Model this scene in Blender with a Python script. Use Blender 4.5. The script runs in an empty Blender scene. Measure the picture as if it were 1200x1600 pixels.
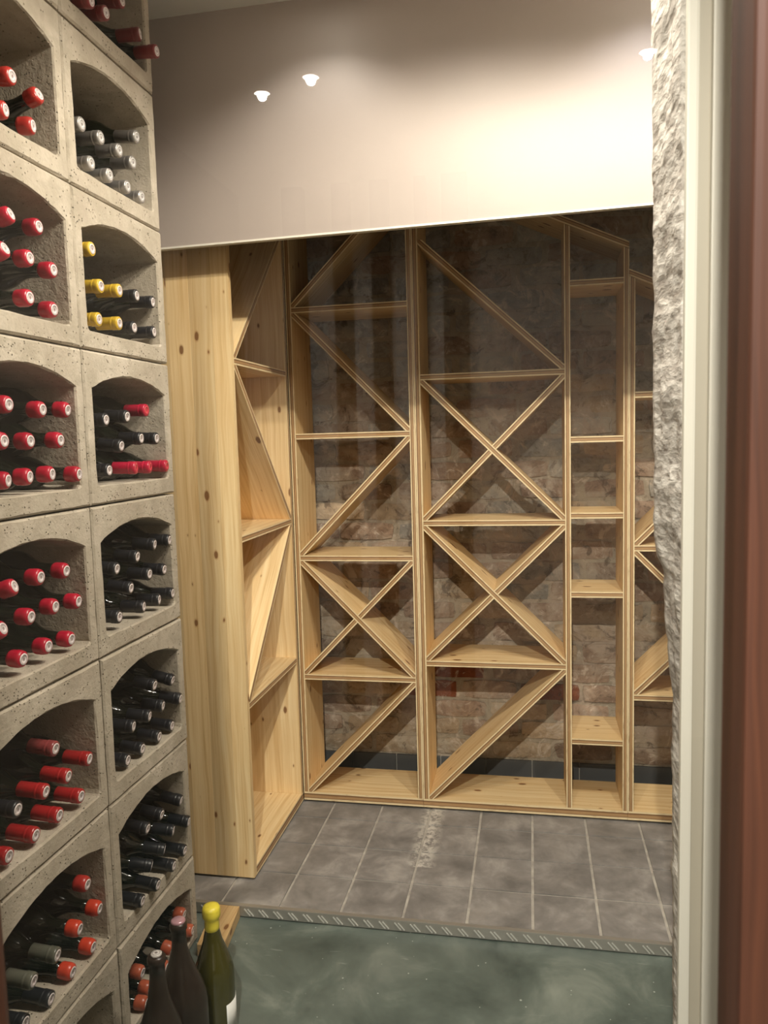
import bpy, bmesh, math, random
from mathutils import Vector, Matrix, noise
from mathutils.geometry import tessellate_polygon

# ------------------------------------------------------------------ camera
scn = bpy.context.scene
random.seed(7)
EYE = 1.335                       # camera height above the lower floor
def set_camera():
    yaw, pitch, roll = 0.1896, 0.0950, -0.0272
    fwd = Vector((-math.sin(yaw)*math.cos(pitch), math.cos(yaw)*math.cos(pitch), -math.sin(pitch)))
    r = Vector((math.cos(yaw), math.sin(yaw), 0)); u = r.cross(fwd)
    r2 = math.cos(roll)*r + math.sin(roll)*u
    u2 = -math.sin(roll)*r + math.cos(roll)*u
    cd = bpy.data.cameras.new('camera'); co = bpy.data.objects.new('camera', cd)
    scn.collection.objects.link(co)
    m = Matrix((( r2.x, u2.x, -fwd.x, 0), (r2.y, u2.y, -fwd.y, 0), (r2.z, u2.z, -fwd.z, EYE), (0, 0, 0, 1)))
    co.matrix_world = m
    cd.sensor_fit = 'HORIZONTAL'; cd.sensor_width = 36.0; cd.lens = 36.23
    cd.clip_start = 0.02; cd.clip_end = 50
    cd.dof.use_dof = True; cd.dof.focus_distance = 2.1; cd.dof.aperture_fstop = 16
    scn.camera = co
set_camera()

# ------------------------------------------------------------------ world, lights, exposure
w = bpy.data.worlds.new('world'); scn.world = w; w.use_nodes = True
w.node_tree.nodes['Background'].inputs[0].default_value = (1.0, 0.93, 0.84, 1)
w.node_tree.nodes['Background'].inputs[1].default_value = 0.25
scn.view_settings.view_transform = 'Standard'; scn.view_settings.look = 'None'
scn.view_settings.gamma = 1.0; scn.view_settings.use_curve_mapping = False
scn.view_settings.exposure = 0.34
CEIL = 2.447                      # ceiling height
WARM = (1.0, 0.91, 0.79); NEUTRAL = (1.0, 0.93, 0.85); COOL = (0.96, 0.94, 1.0)
# (x, y, watts, cone degrees, blend, colour, label)
LAMPS = [
    (-0.50, 1.80, 4.5, 120, 0.6, NEUTRAL, 'recessed ceiling spotlight close to the left end of the hanging panel'),
    ( 0.30, 1.78, 5.5, 120, 0.6, COOL, 'recessed ceiling spotlight close to the right end of the hanging panel'),
    (-0.15, 1.30, 30.0, 160, 0.4, WARM, 'recessed ceiling spotlight over the aisle beside the concrete rack'),
    ( 0.08, 1.22, 28.0, 160, 0.4, WARM, 'recessed ceiling spotlight in the middle of the cellar ceiling'),
    ( 0.58, 1.22, 46.0, 160, 0.4, WARM, 'recessed ceiling spotlight in the corner behind the stone jamb'),
    (-0.08, -0.45, 190.0, 160, 0.4, NEUTRAL, 'added fill spotlight on the front room ceiling, nearest the glass door'),  # added fill through the doorway, lifts the lower rack, floor and shelves
    (-0.654, -1.552, 24.0, 160, 0.4, NEUTRAL, 'front room ceiling spotlight, right one of the pair over the left side'),
    (-0.835, -1.62, 24.0, 160, 0.4, NEUTRAL, 'front room ceiling spotlight, left one of the pair over the left side'),
    ( 0.347, -1.639, 24.0, 160, 0.4, NEUTRAL, 'front room ceiling spotlight on the right side of the room'),
]

# ------------------------------------------------------------------ helpers
C = scn.collection
def tag(o, label=None, cat=None, group=None, kind=None):
    if label: o['label'] = label
    if cat: o['category'] = cat
    if group: o['group'] = group
    if kind: o['kind'] = kind
    return o
def link(name, me, mats, parent=None):
    o = bpy.data.objects.new(name, me); C.objects.link(o)
    if mats is not None and not me.materials:
        for m in (mats if isinstance(mats, (list, tuple)) else [mats]): me.materials.append(m)
    if parent: o.parent = parent
    return o
def empty(name, loc=(0, 0, 0), rz=0):
    o = bpy.data.objects.new(name, None); C.objects.link(o)
    o.location = loc; o.rotation_euler = (0, 0, rz); o.empty_display_size = 0.05
    return o
def child(o, parent):
    """parent keeping the world place (parents carry only a location)"""
    o.parent = parent; o.location = Vector(o.location) - Vector(parent.location); return o
def bm_box(bm, a, b, bev=0.0):
    a = Vector(a); b = Vector(b)
    r = bmesh.ops.create_cube(bm, size=1.0)
    vs = r['verts']; c = (a+b)/2; s = b-a
    for v in vs: v.co = Vector((v.co.x*s.x, v.co.y*s.y, v.co.z*s.z)) + c
    if bev:
        es = list({e for v in vs for e in v.link_edges})
        bmesh.ops.bevel(bm, geom=es, offset=bev, segments=2, affect='EDGES', profile=0.7)
def to_mesh(bm, name, smooth=False):
    bmesh.ops.recalc_face_normals(bm, faces=bm.faces)
    me = bpy.data.meshes.new(name); bm.to_mesh(me); bm.free()
    if smooth:
        for p in me.polygons: p.use_smooth = True
    return me
def box(name, a, b, mat, parent=None, bev=0.0, origin=None):
    """box object; the mesh is stored around its own bottom centre"""
    o0 = Vector(origin) if origin else Vector(((a[0]+b[0])/2, (a[1]+b[1])/2, min(a[2], b[2])))
    bm = bmesh.new(); bm_box(bm, Vector(a)-o0, Vector(b)-o0, bev)
    o = link(name, to_mesh(bm, name), mat); o.location = o0
    if parent: child(o, parent)
    return o
def lathe(name, prof, seg=20, close=True, smooth=True):
    bm = bmesh.new(); rings = []
    for r, z in prof:
        if r < 1e-6: rings.append([bm.verts.new((0, 0, z))])
        else: rings.append([bm.verts.new((r*math.cos(2*math.pi*k/seg), r*math.sin(2*math.pi*k/seg), z)) for k in range(seg)])
    for a, b in zip(rings, rings[1:]):
        if len(a) == 1 and len(b) == 1: continue
        for k in range(seg):
            k2 = (k+1) % seg
            if len(a) == 1: bm.faces.new((a[0], b[k2], b[k]))
            elif len(b) == 1: bm.faces.new((a[k], a[k2], b[0]))
            else: bm.faces.new((a[k], a[k2], b[k2], b[k]))
    return to_mesh(bm, name, smooth)

# ------------------------------------------------------------------ materials
def srgb(r, g, b):
    f = lambda c: (c/255/12.92) if c/255 <= 0.04045 else ((c/255+0.055)/1.055)**2.4
    return (f(r), f(g), f(b), 1)
class N:
    def __init__(s, name):
        s.m = bpy.data.materials.new(name); s.m.use_nodes = True
        s.t = s.m.node_tree; s.t.nodes.clear()
        s.out = s.t.nodes.new('ShaderNodeOutputMaterial')
        s.b = s.t.nodes.new('ShaderNodeBsdfPrincipled'); s.t.links.new(s.b.outputs[0], s.out.inputs[0])
    def n(s, typ, **kw):
        nd = s.t.nodes.new('ShaderNode'+typ)
        for k, v in kw.items():
            if k.startswith('i_'): nd.inputs[k[2:].replace('_', ' ')].default_value = v
            else: setattr(nd, k, v)
        return nd
    def l(s, a, b): s.t.links.new(a, b)
    def ramp(s, fac, stops, interp='LINEAR'):
        r = s.n('ValToRGB'); r.color_ramp.interpolation = interp
        el = r.color_ramp.elements
        while len(el) < len(stops): el.new(0.5)
        for e, (p, c) in zip(el, stops): e.position = p; e.color = c if len(c) == 4 else (*c, 1)
        s.l(fac, r.inputs[0]); return r.outputs[0]
    def mix(s, fac, a, b, mode='MIX'):
        m = s.n('Mix', data_type='RGBA', blend_type=mode)
        for sock, v in ((m.inputs[0], fac), (m.inputs[6], a), (m.inputs[7], b)):
            if hasattr(v, 'links'): s.l(v, sock)
            else: sock.default_value = v
        return m.outputs[2]
    def noise(s, vec, scale, detail=4, rough=0.55, dist=0.0):
        n = s.n('TexNoise'); n.inputs['Scale'].default_value = scale; n.inputs['Detail'].default_value = detail
        n.inputs['Roughness'].default_value = rough; n.inputs['Distortion'].default_value = dist
        if vec is not None: s.l(vec, n.inputs['Vector'])
        return n.outputs[0]
    def pos(s): return s.n('NewGeometry').outputs['Position']
    def mapv(s, vec, scale, loc=None):
        m = s.n('Mapping'); m.inputs['Scale'].default_value = scale
        s.l(vec, m.inputs['Vector'])
        if loc is not None: s.l(loc, m.inputs['Location'])
        return m.outputs[0]
    def math(s, op, a, b=0.0):
        m = s.n('Math', operation=op)
        for i, v in enumerate((a, b)):
            if hasattr(v, 'links'): s.l(v, m.inputs[i])
            else: m.inputs[i].default_value = v
        return m.outputs[0]
    def bump(s, h, strength=0.3, dist=0.01):
        b = s.n('Bump'); b.inputs['Strength'].default_value = strength; b.inputs['Distance'].default_value = dist
        s.l(h, b.inputs['Height']); s.l(b.outputs[0], s.b.inputs['Normal'])
    def set(s, **kw):
        for k, v in kw.items():
            i = s.b.inputs[k.replace('_', ' ')]
            if hasattr(v, 'links'): s.l(v, i)
            else: i.default_value = v
        return s
def plain(name, col, rough=0.5, metal=0.0, spec=0.5, coat=0.0):
    n = N(name); n.set(Base_Color=col, Roughness=rough, Metallic=metal)
    n.b.inputs['Specular IOR Level'].default_value = spec; n.b.inputs['Coat Weight'].default_value = coat
    return n.m

def m_concrete():
    n = N('cast_concrete'); p = n.pos()
    a = n.noise(p, 6, 6, 0.6); b = n.noise(p, 90, 3, 0.7); c = n.noise(p, 22, 5, 0.65, 0.6)
    col = n.ramp(a, [(0.3, srgb(166, 154, 137)), (0.55, srgb(188, 177, 160)), (0.75, srgb(204, 194, 178))])
    col = n.mix(n.ramp(c, [(0.42, (0, 0, 0)), (0.62, (0.45, 0.45, 0.45))]), col, srgb(158, 149, 130))
    v = n.n('TexVoronoi'); v.inputs['Scale'].default_value = 130; n.l(p, v.inputs['Vector'])
    pit = n.ramp(v.outputs['Distance'], [(0.08, (0, 0, 0)), (0.24, (1, 1, 1))])
    gate = n.ramp(n.noise(p, 35, 2), [(0.48, (1, 1, 1)), (0.56, (0, 0, 0))])
    pit = n.mix(gate, pit, (1, 1, 1, 1))
    col = n.mix(pit, srgb(120, 112, 96), col)
    n.set(Base_Color=col, Roughness=0.92); n.b.inputs['Specular IOR Level'].default_value = 0.25
    h = n.math('ADD', n.math('MULTIPLY', b, 0.5), n.math('ADD', n.math('MULTIPLY', c, 0.5), n.math('MULTIPLY', pit, 0.9)))
    n.bump(h, 1.0, 0.004); return n.m
def m_wood(name, light, mid, dark, knot=True, rough=0.5, gs=1.0, tint=None):
    n = N(name); uv = n.n('TexCoord').outputs['UV']; rnd = n.n('ObjectInfo').outputs['Random']
    off = n.n('CombineXYZ'); n.l(n.math('MULTIPLY', rnd, 37.0), off.inputs[0]); n.l(n.math('MULTIPLY', rnd, 11.0), off.inputs[1])
    u1 = n.mapv(uv, (1, 1, 1), off.outputs[0])
    warp = n.noise(n.mapv(u1, (3, 9, 1)), 1.0, 2)
    wv = n.n('VectorMath', operation='MULTIPLY_ADD')
    n.l(warp, wv.inputs[0]); wv.inputs[1].default_value = (0, 0.03, 0); n.l(u1, wv.inputs[2])
    g = n.noise(n.mapv(wv.outputs[0], (1.6*gs, 70*gs, 1)), 1.0, 3, 0.6)
    g2 = n.noise(n.mapv(wv.outputs[0], (6, 320, 1)), 1.0, 2, 0.5)
    g = n.math('ADD', n.math('MULTIPLY', g, 0.75), n.math('MULTIPLY', g2, 0.25))
    col = n.ramp(g, [(0.30, dark), (0.48, mid), (0.66, light)])
    h = n.n('HueSaturation'); n.l(col, h.inputs['Color'])
    n.l(n.math('ADD', n.math('MULTIPLY', rnd, 0.28), 0.86), h.inputs['Value']); col = h.outputs[0]
    big = n.noise(n.mapv(u1, (2.5, 8, 1)), 1.0, 2)
    col = n.mix(n.ramp(big, [(0.45, (0, 0, 0)), (0.75, (0.35, 0.35, 0.35))]), col, tint or srgb(205, 160, 98))
    if knot:
        v = n.n('TexVoronoi', voronoi_dimensions='2D'); v.inputs['Scale'].default_value = 1.0; v.inputs['Randomness'].default_value = 1.0
        kv = n.n('VectorMath', operation='MULTIPLY_ADD'); n.l(n.noise(n.mapv(u1, (25, 40, 1)), 1.0, 2), kv.inputs[0])
        kv.inputs[1].default_value = (0.006, 0.006, 0); n.l(u1, kv.inputs[2])
        n.l(n.mapv(kv.outputs[0], (6.5, 13, 1)), v.inputs['Vector'])
        d = v.outputs['Distance']
        gate = n.math('GREATER_THAN', n.n('SeparateColor').inputs[0] if False else d, -1)
        sc = n.n('SeparateColor'); n.l(v.outputs['Color'], sc.inputs[0])
        size = n.math('MULTIPLY', n.math('SUBTRACT', sc.outputs[0], 0.45), 0.16)
        k = n.math('LESS_THAN', d, size)
        soft = n.n('MapRange'); soft.interpolation_type = 'SMOOTHSTEP'
        n.l(n.math('SUBTRACT', d, size), soft.inputs[0]); soft.inputs[1].default_value = -0.02; soft.inputs[2].default_value = 0.05
        soft.inputs[3].default_value = 0.8; soft.inputs[4].default_value = 0.0
        col = n.mix(soft.outputs[0], col, srgb(158, 106, 56))
        col = n.mix(n.math('MULTIPLY', k, 0.6), col, srgb(96, 58, 28))
    n.set(Base_Color=col, Roughness=rough); n.b.inputs['Specular IOR Level'].default_value = 0.35
    n.bump(g, 0.12, 0.001); return n.m
def m_ply():
    n = N('plywood_edge'); uv = n.n('TexCoord').outputs['UV']
    s = n.n('SeparateXYZ'); n.l(uv, s.inputs[0])
    v = n.math('ADD', s.outputs[1], n.math('MULTIPLY', n.math('SUBTRACT', n.noise(n.mapv(uv, (6, 2, 1)), 1.0, 2), 0.5), 0.10))
    L = srgb(236, 214, 170); D = srgb(122, 86, 52); M = srgb(178, 140, 96)
    col = n.ramp(v, [(0.0, L), (0.20, L), (0.27, D), (0.37, M), (0.60, M), (0.67, D), (0.76, D), (0.83, L)])
    blot = n.noise(n.mapv(uv, (22, 3, 1)), 1.0, 3)
    col = n.mix(n.ramp(blot, [(0.55, (0, 0, 0)), (0.7, (0.55, 0.55, 0.55))]), col, srgb(140, 100, 62))
    n.set(Base_Color=col, Roughness=0.6); return n.m
def m_brick(name, c1, c2, smear, amount, specks=True):
    n = N(name); p = n.pos(); rnd = n.n('ObjectInfo').outputs['Random']
    a = n.noise(p, 28, 5, 0.7, 0.4)
    col = n.ramp(a, [(0.3, c1), (0.7, c2)])
    h = n.n('HueSaturation'); n.l(col, h.inputs['Color'])
    n.l(n.math('ADD', n.math('MULTIPLY', rnd, 0.45), 0.75), h.inputs['Value']); col = h.outputs[0]
    b = n.noise(p, 6.0, 8, 0.68, 0.8)
    sm = n.ramp(b, [(0.49-amount, (0, 0, 0)), (0.60-amount, (0.88, 0.88, 0.88))])
    sm2 = n.noise(p, 3.1, 3)
    sc = n.mix(n.ramp(sm2, [(0.42, (0, 0, 0)), (0.58, (1, 1, 1))]), smear, srgb(182, 164, 146))
    col = n.mix(sm, col, sc)
    c = n.noise(p, 11, 7, 0.72, 1.2)
    col = n.mix(n.ramp(c, [(0.55, (0, 0, 0)), (0.64, (0.75, 0.75, 0.75))]), col, srgb(220, 204, 186))
    col = n.mix(n.ramp(c, [(0.36, (0.7, 0.7, 0.7)), (0.44, (0, 0, 0))]), col, srgb(92, 76, 62))
    n.set(Base_Color=col, Roughness=0.95); n.b.inputs['Specular IOR Level'].default_value = 0.2
    hh = n.math('ADD', n.math('MULTIPLY', a, 0.5), n.math('MULTIPLY', b, 0.9)); n.bump(hh, 0.9, 0.012); return n.m
def m_tile():
    n = N('grey_ceramic_tile'); p = n.pos(); rnd = n.n('ObjectInfo').outputs['Random']
    a = n.noise(p, 9, 6, 0.65, 0.3)
    col = n.ramp(a, [(0.3, srgb(104, 100, 97)), (0.52, srgb(134, 129, 125)), (0.72, srgb(172, 166, 160))])
    h = n.n('HueSaturation'); n.l(col, h.inputs['Color']); n.l(n.math('ADD', n.math('MULTIPLY', rnd, 0.16), 0.92), h.inputs['Value'])
    b = n.noise(p, 3.4, 5, 0.7, 1.0)
    col = n.mix(n.ramp(b, [(0.55, (0, 0, 0)), (0.72, (0.5, 0.5, 0.5))]), h.outputs[0], srgb(160, 152, 144))
    # dried cement smear along one joint
    sx = n.n('SeparateXYZ'); n.l(p, sx.inputs[0])
    d = n.math('ABSOLUTE', n.math('ADD', sx.outputs[0], 0.345))
    band = n.math('MULTIPLY', n.ramp(d, [(0.012, (1, 1, 1)), (0.05, (0, 0, 0))]), n.ramp(sx.outputs[1], [(2.15-1.6, (0, 0, 0)), (2.40-1.6, (1, 1, 1))]) if False else n.math('GREATER_THAN', sx.outputs[1], 2.22))
    sm = n.math('MULTIPLY', band, n.ramp(n.noise(p, 45, 5, 0.75), [(0.42, (0, 0, 0)), (0.56, (0.9, 0.9, 0.9))]))
    col = n.mix(sm, col, srgb(206, 200, 190))
    n.set(Base_Color=col, Roughness=n.ramp(a, [(0.3, (0.34,)*3), (0.7, (0.58,)*3)])); n.bump(a, 0.12, 0.003); return n.m
def m_grout():
    n = N('pale_grout'); p = n.pos(); a = n.noise(p, 30, 4)
    n.set(Base_Color=n.ramp(a, [(0.3, srgb(150, 143, 134)), (0.7, srgb(186, 179, 168))]), Roughness=0.9); n.bump(a, 0.3, 0.002); return n.m
def m_floor():
    n = N('green_grey_concrete_floor'); p = n.pos()
    a = n.noise(p, 4.5, 7, 0.62, 0.5); b = n.noise(p, 2.2, 4, 0.6, 0.8)
    col = n.ramp(a, [(0.32, srgb(66, 75, 70)), (0.52, srgb(92, 101, 94)), (0.72, srgb(132, 138, 128))])
    col = n.mix(n.ramp(b, [(0.5, (0, 0, 0)), (0.7, (0.5, 0.5, 0.5))]), col, srgb(98, 104, 98))
    v = n.n('TexVoronoi'); v.inputs['Scale'].default_value = 34; n.l(p, v.inputs['Vector'])
    sp = n.math('LESS_THAN', v.outputs['Distance'], n.math('MULTIPLY', n.noise(p, 9, 2), 0.13))
    col = n.mix(n.math('MULTIPLY', sp, 0.6), col, srgb(190, 196, 188))
    wv = n.noise(n.mapv(p, (4, 30, 1)), 1.0, 3, 0.5, 3.0)
    col = n.mix(n.ramp(wv, [(0.70, (0, 0, 0)), (0.74, (0.35, 0.35, 0.35))]), col, srgb(150, 158, 150))
    n.set(Base_Color=col, Roughness=n.ramp(a, [(0.3, (0.34,)*3), (0.7, (0.5,)*3)])); n.bump(a, 0.08, 0.004); return n.m
def m_stone():
    n = N('rough_pale_stone'); p = n.mapv(n.pos(), (1.0, 0.36, 1.0))
    a = n.noise(p, 70, 5, 0.65, 0.3); b = n.noise(p, 16, 4, 0.6)
    s = n.n('TexVoronoi'); s.inputs['Scale'].default_value = 75; n.l(p, s.inputs['Vector'])
    col = n.ramp(a, [(0.34, srgb(158, 148, 138)), (0.50, srgb(206, 199, 190)), (0.68, srgb(232, 227, 219))])
    col = n.mix(n.ramp(b, [(0.54, (0, 0, 0)), (0.68, (0.5, 0.5, 0.5))]), col, srgb(146, 134, 124))
    n.set(Base_Color=col, Roughness=0.95)
    n.bump(n.math('ADD', n.math('ADD', a, n.math('MULTIPLY', s.outputs['Distance'], 0.6)), n.math('MULTIPLY', b, 1.2)), 0.6, 0.006); return n.m
def m_paint(name, c, rough, var=0.03):
    n = N(name); p = n.pos(); a = n.noise(p, 5, 4)
    d = tuple(x*(1-var*3) for x in c[:3])+(1,)
    n.set(Base_Color=n.ramp(a, [(0.3, d), (0.7, c)]), Roughness=rough); n.bump(n.noise(p, 60, 3), 0.05, 0.001); return n.m
def m_capsule(name, c, rough=0.32, metal=0.0):
    n = N(name); t = n.n('TexCoord').outputs['Object']; rnd = n.n('ObjectInfo').outputs['Random']
    h = n.n('HueSaturation'); h.inputs['Color'].default_value = c
    n.l(n.math('ADD', n.math('MULTIPLY', rnd, 0.2), 0.9), h.inputs['Value'])
    col = n.mix(n.ramp(n.noise(t, 160, 3), [(0.55, (0, 0, 0)), (0.8, (0.35, 0.35, 0.35))]), h.outputs[0], tuple(min(1, x*0.5) for x in c[:3])+(1,))
    n.set(Base_Color=col, Roughness=rough, Metallic=metal); n.b.inputs['Coat Weight'].default_value = 0.15
    n.bump(n.noise(n.mapv(t, (150, 150, 30)), 1.0, 2), 0.12, 0.0006); return n.m
def m_seal(name, c, ring):
    n = N(name); t = n.n('TexCoord').outputs['Object']; s = n.n('SeparateXYZ'); n.l(t, s.inputs[0])
    r = n.math('SQRT', n.math('ADD', n.math('POWER', s.outputs[0], 2.0), n.math('POWER', s.outputs[1], 2.0)))
    rr = n.math('DIVIDE', r, 0.0105)
    col = n.ramp(rr, [(0.0, ring), (0.22, ring), (0.32, c), (0.62, c), (0.70, ring), (0.80, c)])
    col = n.mix(n.ramp(n.noise(t, 420, 2), [(0.5, (0, 0, 0)), (0.7, (0.5, 0.5, 0.5))]), col, ring)
    n.set(Base_Color=col, Roughness=0.4); return n.m
def m_bottle_reflection():
    n = N('reflected_bottle_glass')  # partly see-through, imitates bottles mirrored in the door glass
    n.set(Base_Color=srgb(60, 48, 40), Roughness=0.28)
    tr = n.n('BsdfTransparent'); tr.inputs[0].default_value = (0.55, 0.48, 0.42, 1)
    mx = n.n('MixShader'); mx.inputs[0].default_value = 0.22
    n.l(n.b.outputs[0], mx.inputs[1]); n.l(tr.outputs[0], mx.inputs[2]); n.l(mx.outputs[0], n.out.inputs[0]); return n.m
def m_pane():
    n = N('clear_door_glass')
    tr = n.n('BsdfTransparent'); tr.inputs[0].default_value = (0.97, 0.98, 0.97, 1)
    gl = n.n('BsdfGlossy'); gl.inputs['Roughness'].default_value = 0.0
    fr = n.n('Fresnel'); fr.inputs[0].default_value = 1.45
    mx = n.n('MixShader'); n.l(n.math('MULTIPLY', fr.outputs[0], n.math('SUBTRACT', 1.0, n.n('NewGeometry').outputs['Backfacing'])), mx.inputs[0])
    n.l(tr.outputs[0], mx.inputs[1]); n.l(gl.outputs[0], mx.inputs[2]); n.l(mx.outputs[0], n.out.inputs[0]); return n.m
def m_emit(name, c, s):
    n = N(name); e = n.n('Emission'); e.inputs[0].default_value = c; e.inputs[1].default_value = s
    n.l(e.outputs[0], n.out.inputs[0]); return n.m

M = {}
M['concrete'] = m_concrete()
M['pine'] = m_wood('pale_pine', srgb(236, 212, 166), srgb(224, 194, 144), srgb(200, 162, 108))
M['ply'] = m_ply()
M['offcut'] = m_wood('offcut_wood', srgb(206, 176, 128), srgb(190, 156, 108), srgb(150, 116, 74))
M['brownwood'] = m_wood('brown_door_wood', srgb(84, 50, 33), srgb(72, 42, 28), srgb(54, 31, 20), knot=False, rough=0.6, tint=srgb(66, 34, 22))
M['brick'] = [m_brick('brick_brown', srgb(136, 112, 94), srgb(178, 154, 132), srgb(184, 170, 152), 0.02),
              m_brick('brick_grey', srgb(140, 134, 124), srgb(180, 174, 162), srgb(192, 184, 168), 0.0),
              m_brick('brick_tan', srgb(164, 142, 116), srgb(200, 178, 150), srgb(198, 186, 166), 0.0),
              m_brick('brick_red', srgb(118, 66, 44), srgb(148, 90, 62), srgb(176, 152, 128), -0.03)]
M['mortar'] = m_brick('old_mortar', srgb(160, 148, 130), srgb(190, 176, 154), srgb(186, 172, 150), 0.05)
POSTS = [(-1.076, -0.985), (-0.85, -0.776), (-0.679, -0.603), (-0.485, -0.437), (-0.366, -0.259)]      # dark timber posts on the rear wall
M['darkwood'] = plain('dark_timber', srgb(40, 28, 22), 0.7)
M['tile'] = m_tile(); M['grout'] = m_grout(); M['floor'] = m_floor(); M['stone'] = m_stone()
M['skirting'] = plain('dark_skirting_tile', srgb(84, 84, 84), 0.5)
M['panel'] = m_paint('satin_greige_paint', srgb(168, 156, 148), 0.50, 0.01)
M['ceiling'] = m_paint('grey_ceiling_paint', srgb(226, 222, 214), 0.8, 0.01)
M['wall'] = m_paint('plain_wall_paint', srgb(150, 140, 126), 0.9)
M['trim_light'] = m_paint('pale_trim_paint', srgb(222, 217, 204), 0.5, 0.01)
M['trim_shaded'] = m_paint('shaded_trim_paint', srgb(176, 168, 152), 0.5, 0.01)  # shade of the recessed strip, put into a darker paint colour
M['metal'] = plain('worn_aluminium', srgb(170, 166, 158), 0.36, 0.6)
M['metal_bar'] = plain('worn_aluminium_tread', srgb(220, 218, 212), 0.3, 0.5)
M['white_metal'] = plain('lamp_ring', srgb(225, 225, 222), 0.4)
M['bulb'] = m_emit('lamp_glow', (1.0, 0.93, 0.82, 1), 40.0)
M['bottle_dark'] = plain('dark_green_bottle_glass', srgb(16, 20, 13), 0.10, 0.0, 0.6)
M['bottle_olive'] = plain('olive_bottle_glass', srgb(60, 56, 16), 0.07, 0.0, 0.7)
M['bottle_reflection'] = m_bottle_reflection()
M['label_white'] = plain('white_paper_label', srgb(215, 214, 208), 0.6)
M['glass'] = m_pane()
CAPS = {'scarlet': srgb(178, 50, 44), 'crimson': srgb(172, 18, 46), 'crimson_long': srgb(184, 26, 60), 'silver': srgb(186, 182, 178),
        'yellow': srgb(206, 170, 50), 'black': srgb(32, 33, 37), 'maroon': srgb(116, 30, 34), 'red': srgb(164, 34, 36),
        'dusky': srgb(140, 62, 62), 'orange': srgb(204, 66, 42), 'copper': srgb(186, 94, 66), 'smoke': srgb(96, 96, 84)}
for k, c in CAPS.items():
    M['cap_'+k] = m_capsule('capsule_'+k, c, 0.3 if k != 'black' else 0.38, 0.75 if k == 'silver' else 0.0)
M['seal_pale'] = m_seal('capsule_seal_pale', srgb(226, 216, 214), srgb(150, 132, 132))
M['seal_silver'] = m_seal('capsule_seal_silver', srgb(214, 210, 206), srgb(120, 112, 110))
M['seal_red'] = m_seal('capsule_seal_red', srgb(214, 72, 86), srgb(170, 30, 48))

# ------------------------------------------------------------------ geometry constants (lower floor at z = 0)
RX = -0.90                                   # front plane of the concrete rack
RY = 1.8461; RW = 0.3866; RH = 0.3252; RZ0 = 0.8503+EYE
TZ = 0.030                                   # top of the tiled step
YB = 2.588; SD = 0.222                       # front plane and depth of the back shelves
XC = -0.822                                  # front plane of the side cabinet
NY = 1.9566                                  # edge of the step
WY = 2.90                                    # back wall

# ------------------------------------------------------------------ room shell
tag(box('floor', (-1.35, -2.6, -0.06), (1.25, NY+0.02, 0.0), M['floor']), kind='structure')
fl2 = tag(box('floor_step', (-1.35, NY+0.002, -0.06), (1.25, 3.0, TZ-0.004), M['grout']), kind='structure')
fl2.name = 'floor.001'
tag(box('ceiling', (-1.35, -2.6, CEIL), (1.25, 3.05, CEIL+0.08), M['ceiling']), kind='structure')
tag(box('wall_left', (-1.40, 0.5, -0.06), (-1.30, 3.05, CEIL), M['wall']), kind='structure')
tag(box('wall_left', (-1.40, -2.6, -0.06), (-1.30, 0.40, CEIL), M['wall']), kind='structure')
tag(box('wall_right', (1.15, -2.6, -0.06), (1.25, 0.40, CEIL), M['wall']), kind='structure')
tag(box('wall_entrance', (-1.40, 0.40, 0.0), (-0.461, 0.46, CEIL), M['wall']), kind='structure')
tag(box('wall_entrance', (0.341, 0.40, 0.0), (1.25, 0.46, CEIL), M['wall']), kind='structure')
tag(box('wall_entrance', (-0.461, 0.40, 2.302), (0.341, 0.46, CEIL), M['wall']), kind='structure')
wr = tag(box('wall_rear', (-1.40, -2.7, -0.06), (1.25, -2.6, CEIL), M['ceiling']), kind='structure')
for i, (xa, xb) in enumerate(POSTS): box('timber_post', (xa, -2.6, 0.0), (xb, -2.54, CEIL), M['darkwood'], wr)
tag(box('wall_right', (1.15, 1.22, -0.06), (1.25, 3.05, CEIL), M['wall']), kind='structure')
wb = tag(box('wall_back', (-1.35, WY, -0.06), (1.25, WY+0.12, CEIL), M['mortar']), kind='structure')

# tiles, one object each, shared mesh
P = 0.1748; gx = -0.7059; gy = 2.3053
def tile_mesh(sx, sy):
    bm = bmesh.new(); bm_box(bm, (-sx/2, -sy/2, -0.006), (sx/2, sy/2, 0.0), 0.0015); return to_mesh(bm, 'floor_tile')
cache = {}
ys = [gy-2*P+0.006+i*P for i in range(7)]
for i in range(-4, 10):
    for j in range(6):
        x0, x1 = gx+i*P+0.004, gx+(i+1)*P-0.004
        y0 = gy+(j-2)*P+0.0035; y1 = y0+P-0.007
        if j == 0: y0 = NY+0.004
        x0 = max(x0, -1.29); x1 = min(x1, 1.14); y1 = min(y1, WY-0.001)
        if x1-x0 < 0.01 or y1-y0 < 0.01: continue
        key = (round(x1-x0, 3), round(y1-y0, 3))
        if key not in cache: cache[key] = tile_mesh(*key)
        t = link('floor_tile', cache[key], M['tile'])
        t.location = ((x0+x1)/2, (y0+y1)/2, TZ+random.uniform(-0.0008, 0.0006))
        t.rotation_euler = (random.uniform(-.002, .002), random.uniform(-.002, .002), random.uniform(-.006, .006))
        child(t, fl2)
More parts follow.
